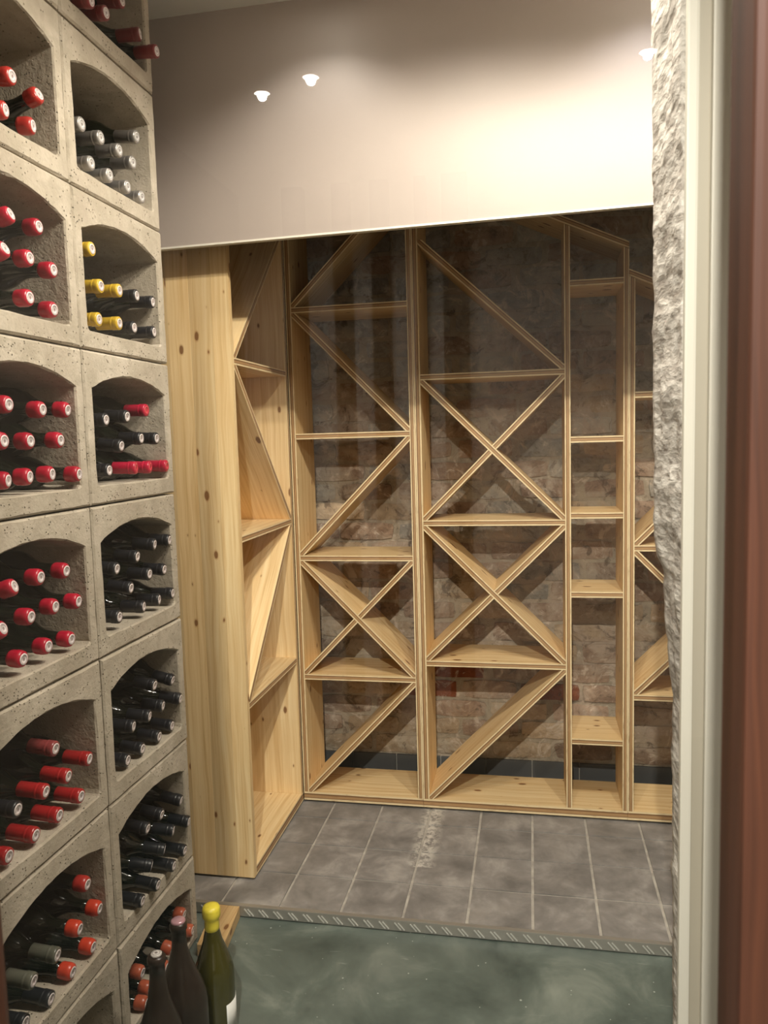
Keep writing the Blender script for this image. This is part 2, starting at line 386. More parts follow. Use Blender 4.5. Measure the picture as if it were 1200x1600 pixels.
# checker plate nosing along the step
nz = box('trim_1', (-1.29, NY-0.010, TZ-0.027), (1.14, NY+0.004, TZ+0.0035), M['metal'], bev=0.0015); tag(nz, kind='structure')
bm = bmesh.new(); bm_box(bm, (-0.013, -0.0018, -0.0016), (0.013, 0.0012, 0.0016), 0.0010); bar = to_mesh(bm, 'tread_bar')
x = -1.27
while x < 1.12:
    for dx in (0, 0.010):
        o = link('tread_bar', bar, M['metal_bar']); o.location = (x+dx, NY-0.0105, TZ-0.0135); o.rotation_euler = (0, math.radians(48), 0); child(o, nz)
    x += 0.043
# skirting tiles at the foot of the back wall
sk = tag(box('baseboard_back', (-1.29, WY-0.006, TZ), (1.14, WY, TZ+0.064), M['grout']), kind='structure')
for i in range(-4, 10):
    x0, x1 = gx+i*P+0.002, gx+(i+1)*P-0.002
    x0 = max(x0, -1.29); x1 = min(x1, 1.14)
    if x1-x0 > 0.01: box('skirting_tile', (x0, WY-0.015, TZ+0.0), (x1, WY-0.004, TZ+0.067), M['skirting'], sk, 0.001)

# bricks of the back wall
def brick_mesh(seed, L=0.215, H=0.064, D=0.03):
    rr = random.Random(seed); bm = bmesh.new()
    nx, nzz = 5, 3
    grid = []
    for j in range(nzz+1):
        row = []
        for i in range(nx+1):
            x = (i/nx-0.5)*L; z = (j/nzz-0.5)*H
            edge = i in (0, nx) or j in (0, nzz)
            cor = i in (0, nx) and j in (0, nzz)
            y = -D + (0.004 if edge else 0) + rr.uniform(-0.002, 0.002)
            if cor: x *= 0.972; z *= 0.90
            row.append(bm.verts.new((x+rr.uniform(-.0025, .0025), y, z+rr.uniform(-.003, .003))))
        grid.append(row)
    for j in range(nzz):
        for i in range(nx): bm.faces.new((grid[j][i], grid[j][i+1], grid[j+1][i+1], grid[j+1][i]))
    loop = [grid[0][i] for i in range(nx+1)]+[grid[j][nx] for j in range(1, nzz+1)]+[grid[nzz][i] for i in range(nx-1, -1, -1)]+[grid[j][0] for j in range(nzz-1, 0, -1)]
    back = [bm.verts.new((v.co.x, 0, v.co.z)) for v in loop]
    for k in range(len(loop)):
        k2 = (k+1) % len(loop); bm.faces.new((loop[k], back[k], back[k2], loop[k2]))
    return to_mesh(bm, 'brick')
variants = {}
for mi in range(4):
    variants[mi] = []
    for s in range(4):
        me = brick_mesh(mi*10+s); me.materials.append(M['brick'][mi]); variants[mi].append(me)
red_at = [(-0.19, -0.88), (-0.31, -0.955), (0.04, -0.955)]     # bare red bricks low in the second bay
z = TZ+0.067+0.042; course = 0
PITCH = 0.228; CH = 0.0765
while z < CEIL-0.03:
    x = -1.19+(PITCH/2 if course % 2 else 0)
    while x < 1.16:
        zr = z-EYE
        rel = (z-0.1)/(CEIL-0.1)
        red = any(abs(x-a) < 0.10 and abs(zr-b) < 0.035 for a, b in red_at)
        if red: mi = 3
        else:
            q = random.random()
            mi = (1 if q < 0.6 else 0) if rel > 0.62 else ((0 if q < 0.5 else (2 if q < 0.75 else 1)) if rel > 0.25 else (2 if q < 0.5 else 0))
        o = link('brick', random.choice(variants[mi]), None)
        o.location = (x+random.uniform(-.006, .006), WY+0.024-random.uniform(0, 0.007), z+random.uniform(-.003, .003))
        o.rotation_euler = (random.uniform(-.02, .02), random.uniform(-.012, .012), random.uniform(-.015, .015))
        sx = random.uniform(0.9, 1.03); o.scale = (sx, 1, random.uniform(0.93, 1.06))
        child(o, wb)
        x += PITCH
    z += CH; course += 1

# hanging panel in front of the shelves (thin, its lower edge free)
def hanging_panel():
    bm = bmesh.new()
    x0, x1 = -1.28, 1.14; y0, y1 = 2.0, 2.016
    zb0 = 0.524+EYE; zb1 = 0.552+EYE
    vs = [bm.verts.new(c) for c in ((x0, y0, zb0), (x1, y0, zb1), (x1, y0, CEIL), (x0, y0, CEIL), (x0, y1, zb0), (x1, y1, zb1), (x1, y1, CEIL), (x0, y1, CEIL))]
    for f in ((0, 1, 2, 3), (7, 6, 5, 4), (0, 4, 5, 1), (1, 5, 6, 2), (2, 6, 7, 3), (3, 7, 4, 0)): bm.faces.new([vs[i] for i in f])
    me = to_mesh(bm, 'wall_panel'); o = link('wall_1', me, M['panel']); o.name = 'wall_front'
    tag(o, kind='structure')
    # slim edge profile under the panel
    bm = bmesh.new()
    vs = [bm.verts.new(c) for c in ((x0, y0-0.002, zb0-0.004), (x1, y0-0.002, zb1-0.004), (x1, y0-0.002, zb1+0.001), (x0, y0-0.002, zb0+0.001),
                                     (x0, y1, zb0-0.004), (x1, y1, zb1-0.004), (x1, y1, zb1+0.001), (x0, y1, zb0+0.001))]
    for f in ((0, 1, 2, 3), (7, 6, 5, 4), (0, 4, 5, 1), (1, 5, 6, 2), (2, 6, 7, 3), (3, 7, 4, 0)): bm.faces.new([vs[i] for i in f])
    link('edge_profile', to_mesh(bm, 'edge_profile'), M['trim_light'], o)
hanging_panel()

# stone door jamb with a ragged outline
def interp(tab, z):
    if z >= tab[0][0]: return tab[0][1]
    for (za, a), (zb, b) in zip(tab, tab[1:]):
        if z >= zb: return b+(a-b)*(z-zb)/(za-zb)
    return tab[-1][1]
FAR = [(0.6016, 0.1715), (0.4292, 0.1733), (0.2515, 0.1761), (0.0686, 0.1763), (-0.1201, 0.1791), (-0.1681, 0.1794), (-0.1817, 0.1813), (-0.1933, 0.1869), (-0.2029, 0.1924), (-0.2126, 0.1943), (-0.2457, 0.1936), (-0.3143, 0.1969), (-0.3635, 0.2046), (-0.4033, 0.2067), (-0.6165, 0.2084), (-0.9338, 0.2119)]
NEAR = [(0.522, 0.1851), (0.2176, 0.1894), (-0.1054, 0.1931), (-0.1893, 0.1939), (-0.2744, 0.1987), (-0.3433, 0.2049), (-0.4042, 0.2096), (-0.627, 0.2225), (-0.811, 0.2346)]
def stone_jamb():
    bm = bmesh.new(); NZ = 230; NU = 14; z0, z1 = 0.0, CEIL
    ya, yb = 1.05, 1.20; rows = []
    for j in range(NZ+1):
        z = z0+(z1-z0)*j/NZ; zr = z-EYE
        xf = interp(FAR, zr); xn = interp(NEAR, zr); row = []
        e = 0.0035*noise.noise((0, 0, z*22))+0.002*noise.noise((3, 0, z*70))
        for i in range(NU+1):
            t = i/NU; y = yb+(ya-yb)*t
            d = 0.006*noise.noise((t*3, 5, z*14))+0.003*noise.noise((t*9, 1, z*45)); d *= min(1, 4*t, 4*(1-t)+0.2)
            row.append(bm.verts.new((xf+(xn-xf)*t+d+e, y, z)))
        back = bm.verts.new((0.60, yb, z)); near = bm.verts.new((0.60, ya, z))
        rows.append([back]+row+[near])
    for a, b in zip(rows, rows[1:]):
        for i in range(len(a)-1): bm.faces.new((a[i], a[i+1], b[i+1], b[i]))
        bm.faces.new((a[-1], a[0], b[0], b[-1]))
    bm.faces.new(rows[0]); bm.faces.new(list(reversed(rows[-1])))
    o = link('wall_jamb', to_mesh(bm, 'wall_jamb', True), M['stone']); tag(o, kind='structure'); return o
stone_jamb().name = 'wall_right.001'
tag(box('trim_2', (0.1895, 1.035, 0.0), (0.2035, 1.049, CEIL), M['trim_light'], bev=0.003), kind='structure')
tag(box('trim_3', (0.2035, 1.043, 0.0), (0.2195, 1.049, CEIL), M['trim_shaded'], bev=0.002), kind='structure')
tag(box('trim_4', (0.2195, 1.036, 0.0), (0.60, 1.049, CEIL), M['trim_light'], bev=0.003), kind='structure')

# glass door near the camera: brown stiles, rails and one clear pane
def uv_box(name, a, b, mat, parent, axis):
    """box with lengthwise uv grain; axis = index of the long direction"""
    bm = bmesh.new(); o0 = Vector(((a[0]+b[0])/2, (a[1]+b[1])/2, a[2]))
    bm_box(bm, Vector(a)-o0, Vector(b)-o0, 0.004); uvl = bm.loops.layers.uv.new('UVMap')
    bm.normal_update()
    for f in bm.faces:
        n = f.normal; k = max(range(3), key=lambda i: abs(n[i]))
        oth = [i for i in range(3) if i != k and i != axis]
        for l in f.loops:
            c = l.vert.co; l[uvl].uv = (c[axis], c[oth[0]] + k*0.3)
    o = link(name, to_mesh(bm, name), mat); o.location = o0
    if parent: child(o, parent)
    return o
# the door
door = tag(empty('door_1', (-0.125, 0.43, 0.02)), kind='structure')
uv_box('stile', (0.1045, 0.405, 0.02), (0.34, 0.455, 2.30), M['brownwood'], door, 2)
uv_box('stile', (-0.46, 0.405, 0.02), (-0.369, 0.455, 2.30), M['brownwood'], door, 2)
uv_box('rail', (-0.369, 0.405, 2.18), (0.1045, 0.455, 2.30), M['brownwood'], door, 0)
uv_box('rail', (-0.369, 0.405, 0.02), (0.1045, 0.455, 0.16), M['brownwood'], door, 0)
pn = box('pane', (-0.372, 0.428, 0.155), (0.1075, 0.432, 2.185), M['glass'], door)

# ------------------------------------------------------------------ board building
def clip(poly, nx, nz, d):
    """keep the side where nx*x+nz*z <= d"""
    out = []
    for i in range(len(poly)):
        a, b = poly[i], poly[(i+1) % len(poly)]
        fa = nx*a[0]+nz*a[1]-d; fb = nx*b[0]+nz*b[1]-d
        if fa <= 0: out.append(a)
        if (fa < 0 < fb) or (fb < 0 < fa):
            t = fa/(fa-fb); out.append((a[0]+(b[0]-a[0])*t, a[1]+(b[1]-a[1])*t))
    return out
T = 0.0195
def board(name, poly, d0, d1, direction, thick, place, parent, seed=0):
    """poly in (s, z); extruded over depth d0..d1 (0 = front edge); place(s, depth, z) -> world point"""
    L = math.hypot(*direction); ux, uz = direction[0]/L, direction[1]/L
    cx = sum(p[0] for p in poly)/len(poly); cz = sum(p[1] for p in poly)/len(poly)
    org = place(cx, d0, cz)
    bm = bmesh.new(); uvl = bm.loops.layers.uv.new('UVMap')
    F = [bm.verts.new(place(x, d0, z)-org) for x, z in poly]; B = [bm.verts.new(place(x, d1, z)-org) for x, z in poly]
    along = lambda p: (p[0]-cx)*ux+(p[1]-cz)*uz
    across = lambda p: ((p[0]-cx)*-uz+(p[1]-cz)*ux)/thick+0.5
    def face(vs, uvs, mi):
        f = bm.faces.new(vs); f.material_index = mi
        for l, uv in zip(f.loops, uvs): l[uvl].uv = uv
    face(F, [(along(p), across(p)) for p in poly], 1)
    face(B[::-1], [(along(p), across(p)) for p in poly[::-1]], 1)
    n = len(poly)
    for i in range(n):
        a, b = poly[i], poly[(i+1) % n]
        ex, ez = b[0]-a[0], b[1]-a[1]; el = math.hypot(ex, ez)
        par = abs(ex*ux+ez*uz)/el if el else 1
        vs = [F[i], F[(i+1) % n], B[(i+1) % n], B[i]]
        if par > 0.95: face(vs, [(along(a), 0), (along(b), 0), (along(b), d1-d0), (along(a), d1-d0)], 0)
        else: face(vs, [(0, across(a)), (0, across(b)), (d1-d0, across(b)), (d1-d0, across(a))], 1)
    bmesh.ops.recalc_face_normals(bm, faces=bm.faces)
    me = bpy.data.meshes.new(name); bm.to_mesh(me); bm.free()
    o = link(name, me, [M['pine'], M['ply']]); o.location = org
    child(o, parent); return o
def rect(a, b, c, d): return [(a, b), (c, b), (c, d), (a, d)]
def diagonal(x0, z0, x1, z1, up, place, parent, d1, half=None, d0=0.0):
    """board across the cell x0..x1, z0..z1; up: rises to higher s. half: 0/1 gives one half stopping at the crossing board"""
    w_, h_ = x1-x0, z1-z0; L = math.hypot(w_, h_)
    ux, uz = (w_/L, h_/L) if up else (w_/L, -h_/L)
    cx, cz = (x0+x1)/2, (z0+z1)/2; nx, nz = -uz, ux; c = nx*cx+nz*cz
    poly = rect(x0, z0, x1, z1)
    poly = clip(poly, nx, nz, c+T/2); poly = clip(poly, -nx, -nz, -(c-T/2))
    if half is not None:
        vx, vz = (w_/L, -h_/L) if up else (w_/L, h_/L)   # the crossing board
        mx, mz = -vz, vx; m = mx*cx+mz*cz
        # side of the crossing board in which this half lies
        sgn = 1 if (mx*ux+mz*uz) > 0 else -1
        if half == 0: poly = clip(poly, sgn*mx, sgn*mz, sgn*m-T/2-0.0003)
        else: poly = clip(poly, -sgn*mx, -sgn*mz, -sgn*m-T/2-0.0003)
    board('diagonal_board', poly, d0, d1, (ux, uz), T, place, parent)

BASE_Z0 = TZ+0.008; BASE_Z1 = TZ+0.038          # base board of the shelves on small packers
pl_back = lambda s, d, z: Vector((s, YB+d, z))
E0 = 0.0005
def slope_z(s): return 0.58+EYE-0.455*(s-0.311)
def shelf(parent, x0, x1, zc, place=pl_back, depth=SD):
    board('shelf_board', rect(x0+E0, zc-T/2, x1-E0, zc+T/2), 0, depth, (1, 0), T, place, parent)
def post(parent, x0, x1, z0, z1, place=pl_back, depth=SD, slope=None):
    poly = rect(x0, z0, x1, z1)
    if slope: poly = [(x0, z0), (x1, z0), (x1, slope(x1)), (x0, slope(x0))]
    board('side_board', poly, 0, depth, (0, 1), x1-x0, place, parent)

# left bay of the back wall
u1 = empty('lattice_wine_shelf', (-0.6, YB, BASE_Z0)); G = 'empty plywood wine shelves'
tag(u1, 'empty plywood wine shelf with diagonal boards, left bay beside the solid pine cabinet end', 'shelf', G)
A0, A1, A2, A3 = -0.8195, -0.8005, -0.4015, -0.3835
board('base_board', rect(A0, BASE_Z0, A3, BASE_Z1), 0, SD, (1, 0), BASE_Z1-BASE_Z0, pl_back, u1)
post(u1, A0, A1, BASE_Z1+E0, 0.80+EYE); post(u1, A2, A3, BASE_Z1+E0, 0.86+EYE)
lv = [0.443+EYE, 0.0137+EYE, -0.412+EYE, -0.8394+EYE]
for z in lv: shelf(u1, A1, A2, z)
cells = [(lv[0]+T/2, lv[0]+0.40), (lv[1]+T/2, lv[0]-T/2), (lv[2]+T/2, lv[1]-T/2), (lv[3]+T/2, lv[2]-T/2), (BASE_Z1, lv[3]-T/2)]
for k, (a, b) in enumerate(cells):
    a += E0; b -= E0; X0, X1 = A1+E0, A2-E0
    if k in (0, 2, 4): diagonal(X0, a, X1, b, True, pl_back, u1, SD)
    elif k == 1: diagonal(X0, a, X1, b, False, pl_back, u1, SD)
    else:
        diagonal(X0, a, X1, b, False, pl_back, u1, SD)
        diagonal(X0, a, X1, b, True, pl_back, u1, SD, 0); diagonal(X0, a, X1, b, True, pl_back, u1, SD, 1)

# middle bay with the narrow compartment on its right
u2 = empty('lattice_wine_shelf', (-0.03, YB, BASE_Z0))
tag(u2, 'empty plywood wine shelf with crossed boards and a narrow shelved column, middle of back wall', 'shelf', G)
B0, B1, B2, B3, B4, B5 = -0.3825, -0.3615, 0.108, 0.1265, 0.291, 0.3075
board('base_board', rect(B0, BASE_Z0, B5, BASE_Z1), 0, SD, (1, 0), BASE_Z1-BASE_Z0, pl_back, u2)
sz = lambda s: slope_z(s)-T*0.6
post(u2, B0, B1, BASE_Z1+E0, 0, slope=sz); post(u2, B2, B3, BASE_Z1+E0, 0, slope=sz); post(u2, B4, B5, BASE_Z1+E0, 0, slope=sz)
tz = T*0.55
board('top_board', [(B0, slope_z(B0)-tz+0.001), (B5, slope_z(B5)-tz+0.001), (B5, slope_z(B5)+tz), (B0, slope_z(B0)+tz)], 0, SD, (1, -0.455), T, pl_back, u2)
zs = [0.1988+EYE, -0.291+EYE, -0.778+EYE]
for z in zs: shelf(u2, B1, B2, z)
for z in (0.475, -0.021, -0.269, -0.531, -1.033): shelf(u2, B3, B4, z+EYE)
cells = [(zs[0]+T/2, 0.645+EYE), (zs[1]+T/2, zs[0]-T/2), (zs[2]+T/2, zs[1]-T/2), (BASE_Z1, zs[2]-T/2)]
for k, (a, b) in enumerate(cells):
    a += E0; b -= E0; X0, X1 = B1+E0, B2-E0
    if k == 0: diagonal(X0, a, X1, b, False, pl_back, u2, SD)
    elif k == 3: diagonal(X0, a, X1, b, True, pl_back, u2, SD)
    else:
        diagonal(X0, a, X1, b, False, pl_back, u2, SD)
        diagonal(X0, a, X1, b, True, pl_back, u2, SD, 0); diagonal(X0, a, X1, b, True, pl_back, u2, SD, 1)

# right bay, half hidden by the stone jamb
u3 = empty('lattice_wine_shelf', (0.57, YB, BASE_Z0))
tag(u3, 'empty plywood wine shelf cut off by the pale stone jamb, right bay with sloping top', 'shelf', G)
C0, C1, C2, C3 = 0.3085, 0.3265, 0.79, 0.81
s3 = lambda s: 0.492+EYE-0.455*(s-0.321)
board('base_board', rect(C0, BASE_Z0, C3, BASE_Z1), 0, SD, (1, 0), BASE_Z1-BASE_Z0, pl_back, u3)
post(u3, C0, C1, BASE_Z1+E0, 0, slope=lambda s: s3(s)-T*0.6); post(u3, C2, C3, BASE_Z1+E0, 0, slope=lambda s: s3(s)-T*0.6)
board('top_board', [(C0, s3(C0)-tz+0.001), (C3, s3(C3)-tz+0.001), (C3, s3(C3)+tz), (C0, s3(C0)+tz)], 0, SD, (1, -0.455), T, pl_back, u3)
z3 = [0.116+EYE, -0.377+EYE, -0.874+EYE]
for z in z3: shelf(u3, C1, C2, z)
diagonal(C1+E0, z3[1]+T/2+E0, C2-E0, z3[0]-T/2-E0, True, pl_back, u3, SD)
diagonal(C1+E0, z3[2]+T/2+E0, C2-E0, z3[1]-T/2-E0, False, pl_back, u3, SD)
for h in (0, 1): diagonal(C1+E0, z3[2]+T/2+E0, C2-E0, z3[1]-T/2-E0, True, pl_back, u3, SD, h)

# side cabinet standing at a right angle, its solid end towards the camera
CY0, CY1 = 2.078, 2.5865; CD = 0.235
pl_side = lambda s, d, z: Vector((XC-d, s, z))
cab = empty('pine_wine_cabinet', (XC-CD/2, (CY0+CY1)/2, BASE_Z0))
tag(cab, 'tall pine cabinet with knotty solid end panel, standing between concrete rack and back shelves', 'cabinet')
CT = 0.70+EYE
endp = empty('end_panel', (XC-CD/2, CY0, BASE_Z0)); child(endp, cab)
def stave(a, b, parent, uvoff):
    bm = bmesh.new(); o0 = Vector(((a[0]+b[0])/2, (a[1]+b[1])/2, a[2])); bm_box(bm, Vector(a)-o0, Vector(b)-o0, 0.0007)
    uvl = bm.loops.layers.uv.new('UVMap'); bm.normal_update()
    for f in bm.faces:
        n = f.normal
        for l in f.loops:
            c = l.vert.co
            if abs(n.y) > 0.6: l[uvl].uv = (c.z+uvoff, c.x)
            elif abs(n.x) > 0.6: l[uvl].uv = (c.z+uvoff, c.y+0.4)
            else: l[uvl].uv = (c.x, c.y)
    o = link('stave', to_mesh(bm, 'stave'), M['pine']); o.location = o0
    o.location -= Vector(parent.location)+Vector(parent.parent.location); o.parent = parent; return o
xs = [XC, XC-0.052, XC-0.118, XC-0.186, XC-CD]
for i in range(4): stave((xs[i+1]+0.0002, CY0, BASE_Z0), (xs[i]-0.0002, CY0+0.021, CT), endp, i*3.7)
backp = empty('back_panel', (XC-CD, (CY0+CY1)/2, BASE_Z0)); child(backp, cab)
yy = [CY0+0.0215, 2.20, 2.33, 2.46, CY1]
for i in range(4):
    stave((XC-CD-0.016, yy[i]+0.0002, BASE_Z0), (XC-CD, yy[i+1]-0.0002, CT), backp, i*2.3+9)
K0, K1 = CY0+0.0215, CY1-0.0195
board('side_board', rect(K1, BASE_Z1+E0, CY1, CT), 0, CD-E0, (0, 1), 0.0195, pl_side, cab)
board('base_board', rect(K0, BASE_Z0, CY1, BASE_Z1), 0, CD-E0, (1, 0), BASE_Z1-BASE_Z0, pl_side, cab)
zc = [0.229+EYE, -0.279+EYE, -0.774+EYE]
for z in zc: shelf(cab, K0, K1, z, pl_side, CD-E0)
Dd = CD-E0
diagonal(K0+E0, zc[0]+T/2+E0, K1-E0, CT-0.01, True, pl_side, cab, Dd)
diagonal(K0+E0, zc[1]+T/2+E0, K1-E0, zc[0]-T/2-E0, False, pl_side, cab, Dd)
diagonal(K0+E0, zc[2]+T/2+E0, K1-E0, zc[1]-T/2-E0, True, pl_side, cab, Dd)

# ------------------------------------------------------------------ concrete rack of arched blocks
DEPTH = 0.37
def block_mesh(w, h, top, sill, seed, spring=0.080, apex=0.047):
    """local: x = 0 front plane going to -DEPTH, y 0..w, z 0..h (h at the top)"""
    rr = random.Random(seed); ch = 0.004
    iy0, iy1 = 0.031, w-0.030
    zs_, za, zf = h-spring-top, h-apex-top, sill
    inner = []
    r = 0.012
    def arc(cx, cz, rad, a0, a1, n): return [(cx+rad*math.cos(math.radians(a0+(a1-a0)*k/n)), cz+rad*math.sin(math.radians(a0+(a1-a0)*k/n))) for k in range(n+1)]
    inner += arc(iy0+r, zf+r, r, 180, 270, 4)
    inner += [(iy0+(iy1-iy0)*k/7, zf) for k in range(1, 7)]
    inner += arc(iy1-r, zf+r, r, 270, 360, 4)
    inner += [(iy1, zf+(zs_-zf)*k/5) for k in range(1, 5)]
    # segmental arch
    half = (iy1-iy0)/2; sag = za-zs_; rad = (half*half+sag*sag)/(2*sag); cyy = (iy0+iy1)/2; czz = za-rad
    a = math.degrees(math.asin(half/rad))
    inner += arc(cyy, czz, rad, 90-a, 90+a, 20)
    inner += [(iy0, zf+(zs_-zf)*k/5) for k in range(4, 0, -1)]
    n = len(inner)
    outer = []
    for k in range(12): outer.append((w*k/12, 0))
    for k in range(10): outer.append((w, h*k/10))
    for k in range(12): outer.append((w-w*k/12, h))
    for k in range(10): outer.append((0, h-h*k/10))
    g = 0.0020
    def jit(pts, amp): return [(y+rr.uniform(-amp, amp), z+rr.uniform(-amp, amp)) for y, z in pts]
    def inset(pts, d, cy, cz):
        o = []
        for y, z in pts:
            o.append((y+(d if y < cy else -d) if (y < 0.002 or y > w-0.002) else y, z+(d if z < cz else -d) if (z < 0.002 or z > h-0.002) else z))
        return o
    out_edge = inset(outer, g, w/2, h/2); out_face = jit(inset(outer, g+ch, w/2, h/2), 0.0011)
    in_edge = jit(inner, 0.0008); cy, cz = w/2, (zf+za)/2
    in_face = []
    for y, z in inner:
        dy, dz = y-cy, z-cz; L = math.hypot(dy, dz); in_face.append((y+dy/L*ch*0.8+rr.uniform(-.0012, .0012), z+dz/L*ch*0.8+rr.uniform(-.0012, .0012)))
    bm = bmesh.new()
    V = lambda pts, x: [bm.verts.new((x, y, z)) for y, z in pts]
    ob = V(out_edge, -DEPTH); of = V(out_edge, -ch); off = V(out_face, 0)
    iff = V(in_face, 0); ie = V(in_edge, -ch); ib = V([(cy+(y-cy)*0.985, cz+(z-cz)*(0.985 if z > cz else 1.0)) for y, z in inner], -DEPTH+0.02)
    def strip(a, b):
        m = len(a)
        for k in range(m): bm.faces.new((a[k], a[(k+1) % m], b[(k+1) % m], b[k]))
    strip(ob, of); strip(of, off); strip(iff, ie); strip(ie, ib)
    tris = tessellate_polygon([[Vector((y, z, 0)) for y, z in out_face], [Vector((y, z, 0)) for y, z in in_face]])
    allv = off+iff
    for t in tris:
        try: bm.faces.new([allv[i] for i in t])
        except ValueError: pass
    bm.faces.new(ib); bm.faces.new(ob[::-1])
    return to_mesh(bm, 'arched_concrete_block')
ORD = ['topmost', 'second', 'third', 'fourth', 'fifth', 'sixth', 'seventh', 'lowest']
CONTENT = {('far', 0): 'dark red-capped bottles', ('far', 1): 'silver-capped bottles', ('far', 2): 'yellow and black-capped bottles',
           ('far', 3): 'mixed crimson and black-capped bottles', ('far', 4): 'eleven black-capped bottles, fourth from top', ('far', 5): 'black-capped bottles, fifth from top',
           ('far', 6): 'black-capped bottles close above the bottom block', ('far', 7): 'copper-capped bottles behind the standing bottles',
           ('near', 0): 'nothing in view, above the frame', ('near', 1): 'scarlet-capped bottles', ('near', 2): 'seven crimson-capped bottles', ('near', 3): 'ten crimson-capped bottles, third from top',
           ('near', 4): 'ten crimson-capped bottles, fourth from top', ('near', 5): 'red-capped and black-capped bottles', ('near', 6): 'orange-capped and smoky bottles', ('near', 7): 'only its empty arch showing, bottom left'}
bvar = {}
for col, y0 in (('far', RY-RW), ('near', RY-2*RW)):
    for row in range(8):
        zt = RZ0-(row-1)*RH; zb = RZ0-row*RH; sill = 0.041; top = 0.0
        if row == 0: zt = CEIL-0.003; sp, ap = 0.048, 0.020
        else: sp, ap = 0.080, 0.047
        if row == 7: zb = 0.0; sill = 0.020
        key = (round(zt-zb, 3), random.randint(0, 2))
        if key not in bvar: bvar[key] = block_mesh(RW, zt-zb, top, sill, hash(key) % 99, sp, ap)
        o = link('arched_concrete_block', bvar[key], M['concrete'])
        o.location = (RX+random.uniform(-.0015, .0015), y0, zb)
        tag(o, f'pale arched concrete rack block, {col} column, {CONTENT[(col, row)] if row==7 and col=="near" or row==0 and col=="near" else "holding "+CONTENT[(col, row)]}',
            'wine rack', 'arched concrete rack blocks')

# ------------------------------------------------------------------ bottles lying in the rack
BL = 0.292
bord = [(0, 0.0), (0.030, 0.0), (0.0355, 0.004), (0.0358, 0.02), (0.0358, 0.175), (0.0345, 0.188), (0.030, 0.202), (0.0215, 0.216), (0.0155, 0.230), (0.0135, 0.245), (0.0132, 0.285), (0.0, 0.285)]
mesh_body = lathe('wine_bottle', bord, 20)
long_cap = lathe('capsule', [(0.0138, 0.232), (0.01435, 0.2325), (0.01425, 0.272), (0.0145, 0.2735), (0.0153, 0.275), (0.0153, 0.278), (0.0146, 0.2792), (0.0152, 0.2806), (0.0152, 0.2885), (0.0143, 0.2914), (0.0128, 0.292), (0, 0.292)], 20)
short_cap = lathe('capsule', [(0.0138, 0.2645), (0.0146, 0.265), (0.0158, 0.2675), (0.0162, 0.271), (0.0160, 0.2745), (0.0165, 0.278), (0.0163, 0.284), (0.0150, 0.2895), (0.0122, 0.292), (0, 0.292)], 20)
seal_me = lathe('seal', [(0.0108, -0.0004), (0.0106, 0.0006), (0.0072, 0.0008), (0.0070, 0.0004), (0, 0.0004)], 20)
smoke_body = mesh_body.copy(); 
meshes = {}
def capmesh(base, key):
    k = (base.name, key)
    if k not in meshes:
        m = base.copy(); m.materials.clear(); m.materials.append(M[key]); meshes[k] = m
    return meshes[k]
body_me = capmesh(mesh_body, 'bottle_dark')
CAPWORD = {'scarlet': 'scarlet-capped', 'crimson': 'crimson-capped', 'crimson_long': 'crimson-sleeved', 'silver': 'silver-capped', 'yellow': 'yellow-capped', 'black': 'black-capped',
           'maroon': 'dark red-capped', 'red': 'red-capped', 'dusky': 'dusty pinkish-red-capped', 'orange': 'orange-red-capped', 'copper': 'copper-capped', 'smoke': 'smoky grey-capped'}
BLOCK = {'far0': 'top block of far column', 'near1': 'top-left corner block', 'far1': 'far-column block of silver caps', 'near2': 'second near-column block',
         'far2': 'far-column block of yellow and black caps', 'near3': 'third near-column block', 'far3': 'third far-column block, crimson and black caps',
         'near4': 'fourth near-column block', 'far4': 'fourth far-column block', 'near5': 'fifth near-column block', 'far5': 'fifth far-column block',
         'near6': 'sixth near-column block', 'far6': 'sixth far-column block', 'far7': 'lowest far-column block'}
NTH = ['first', 'second', 'third', 'fourth', 'fifth']
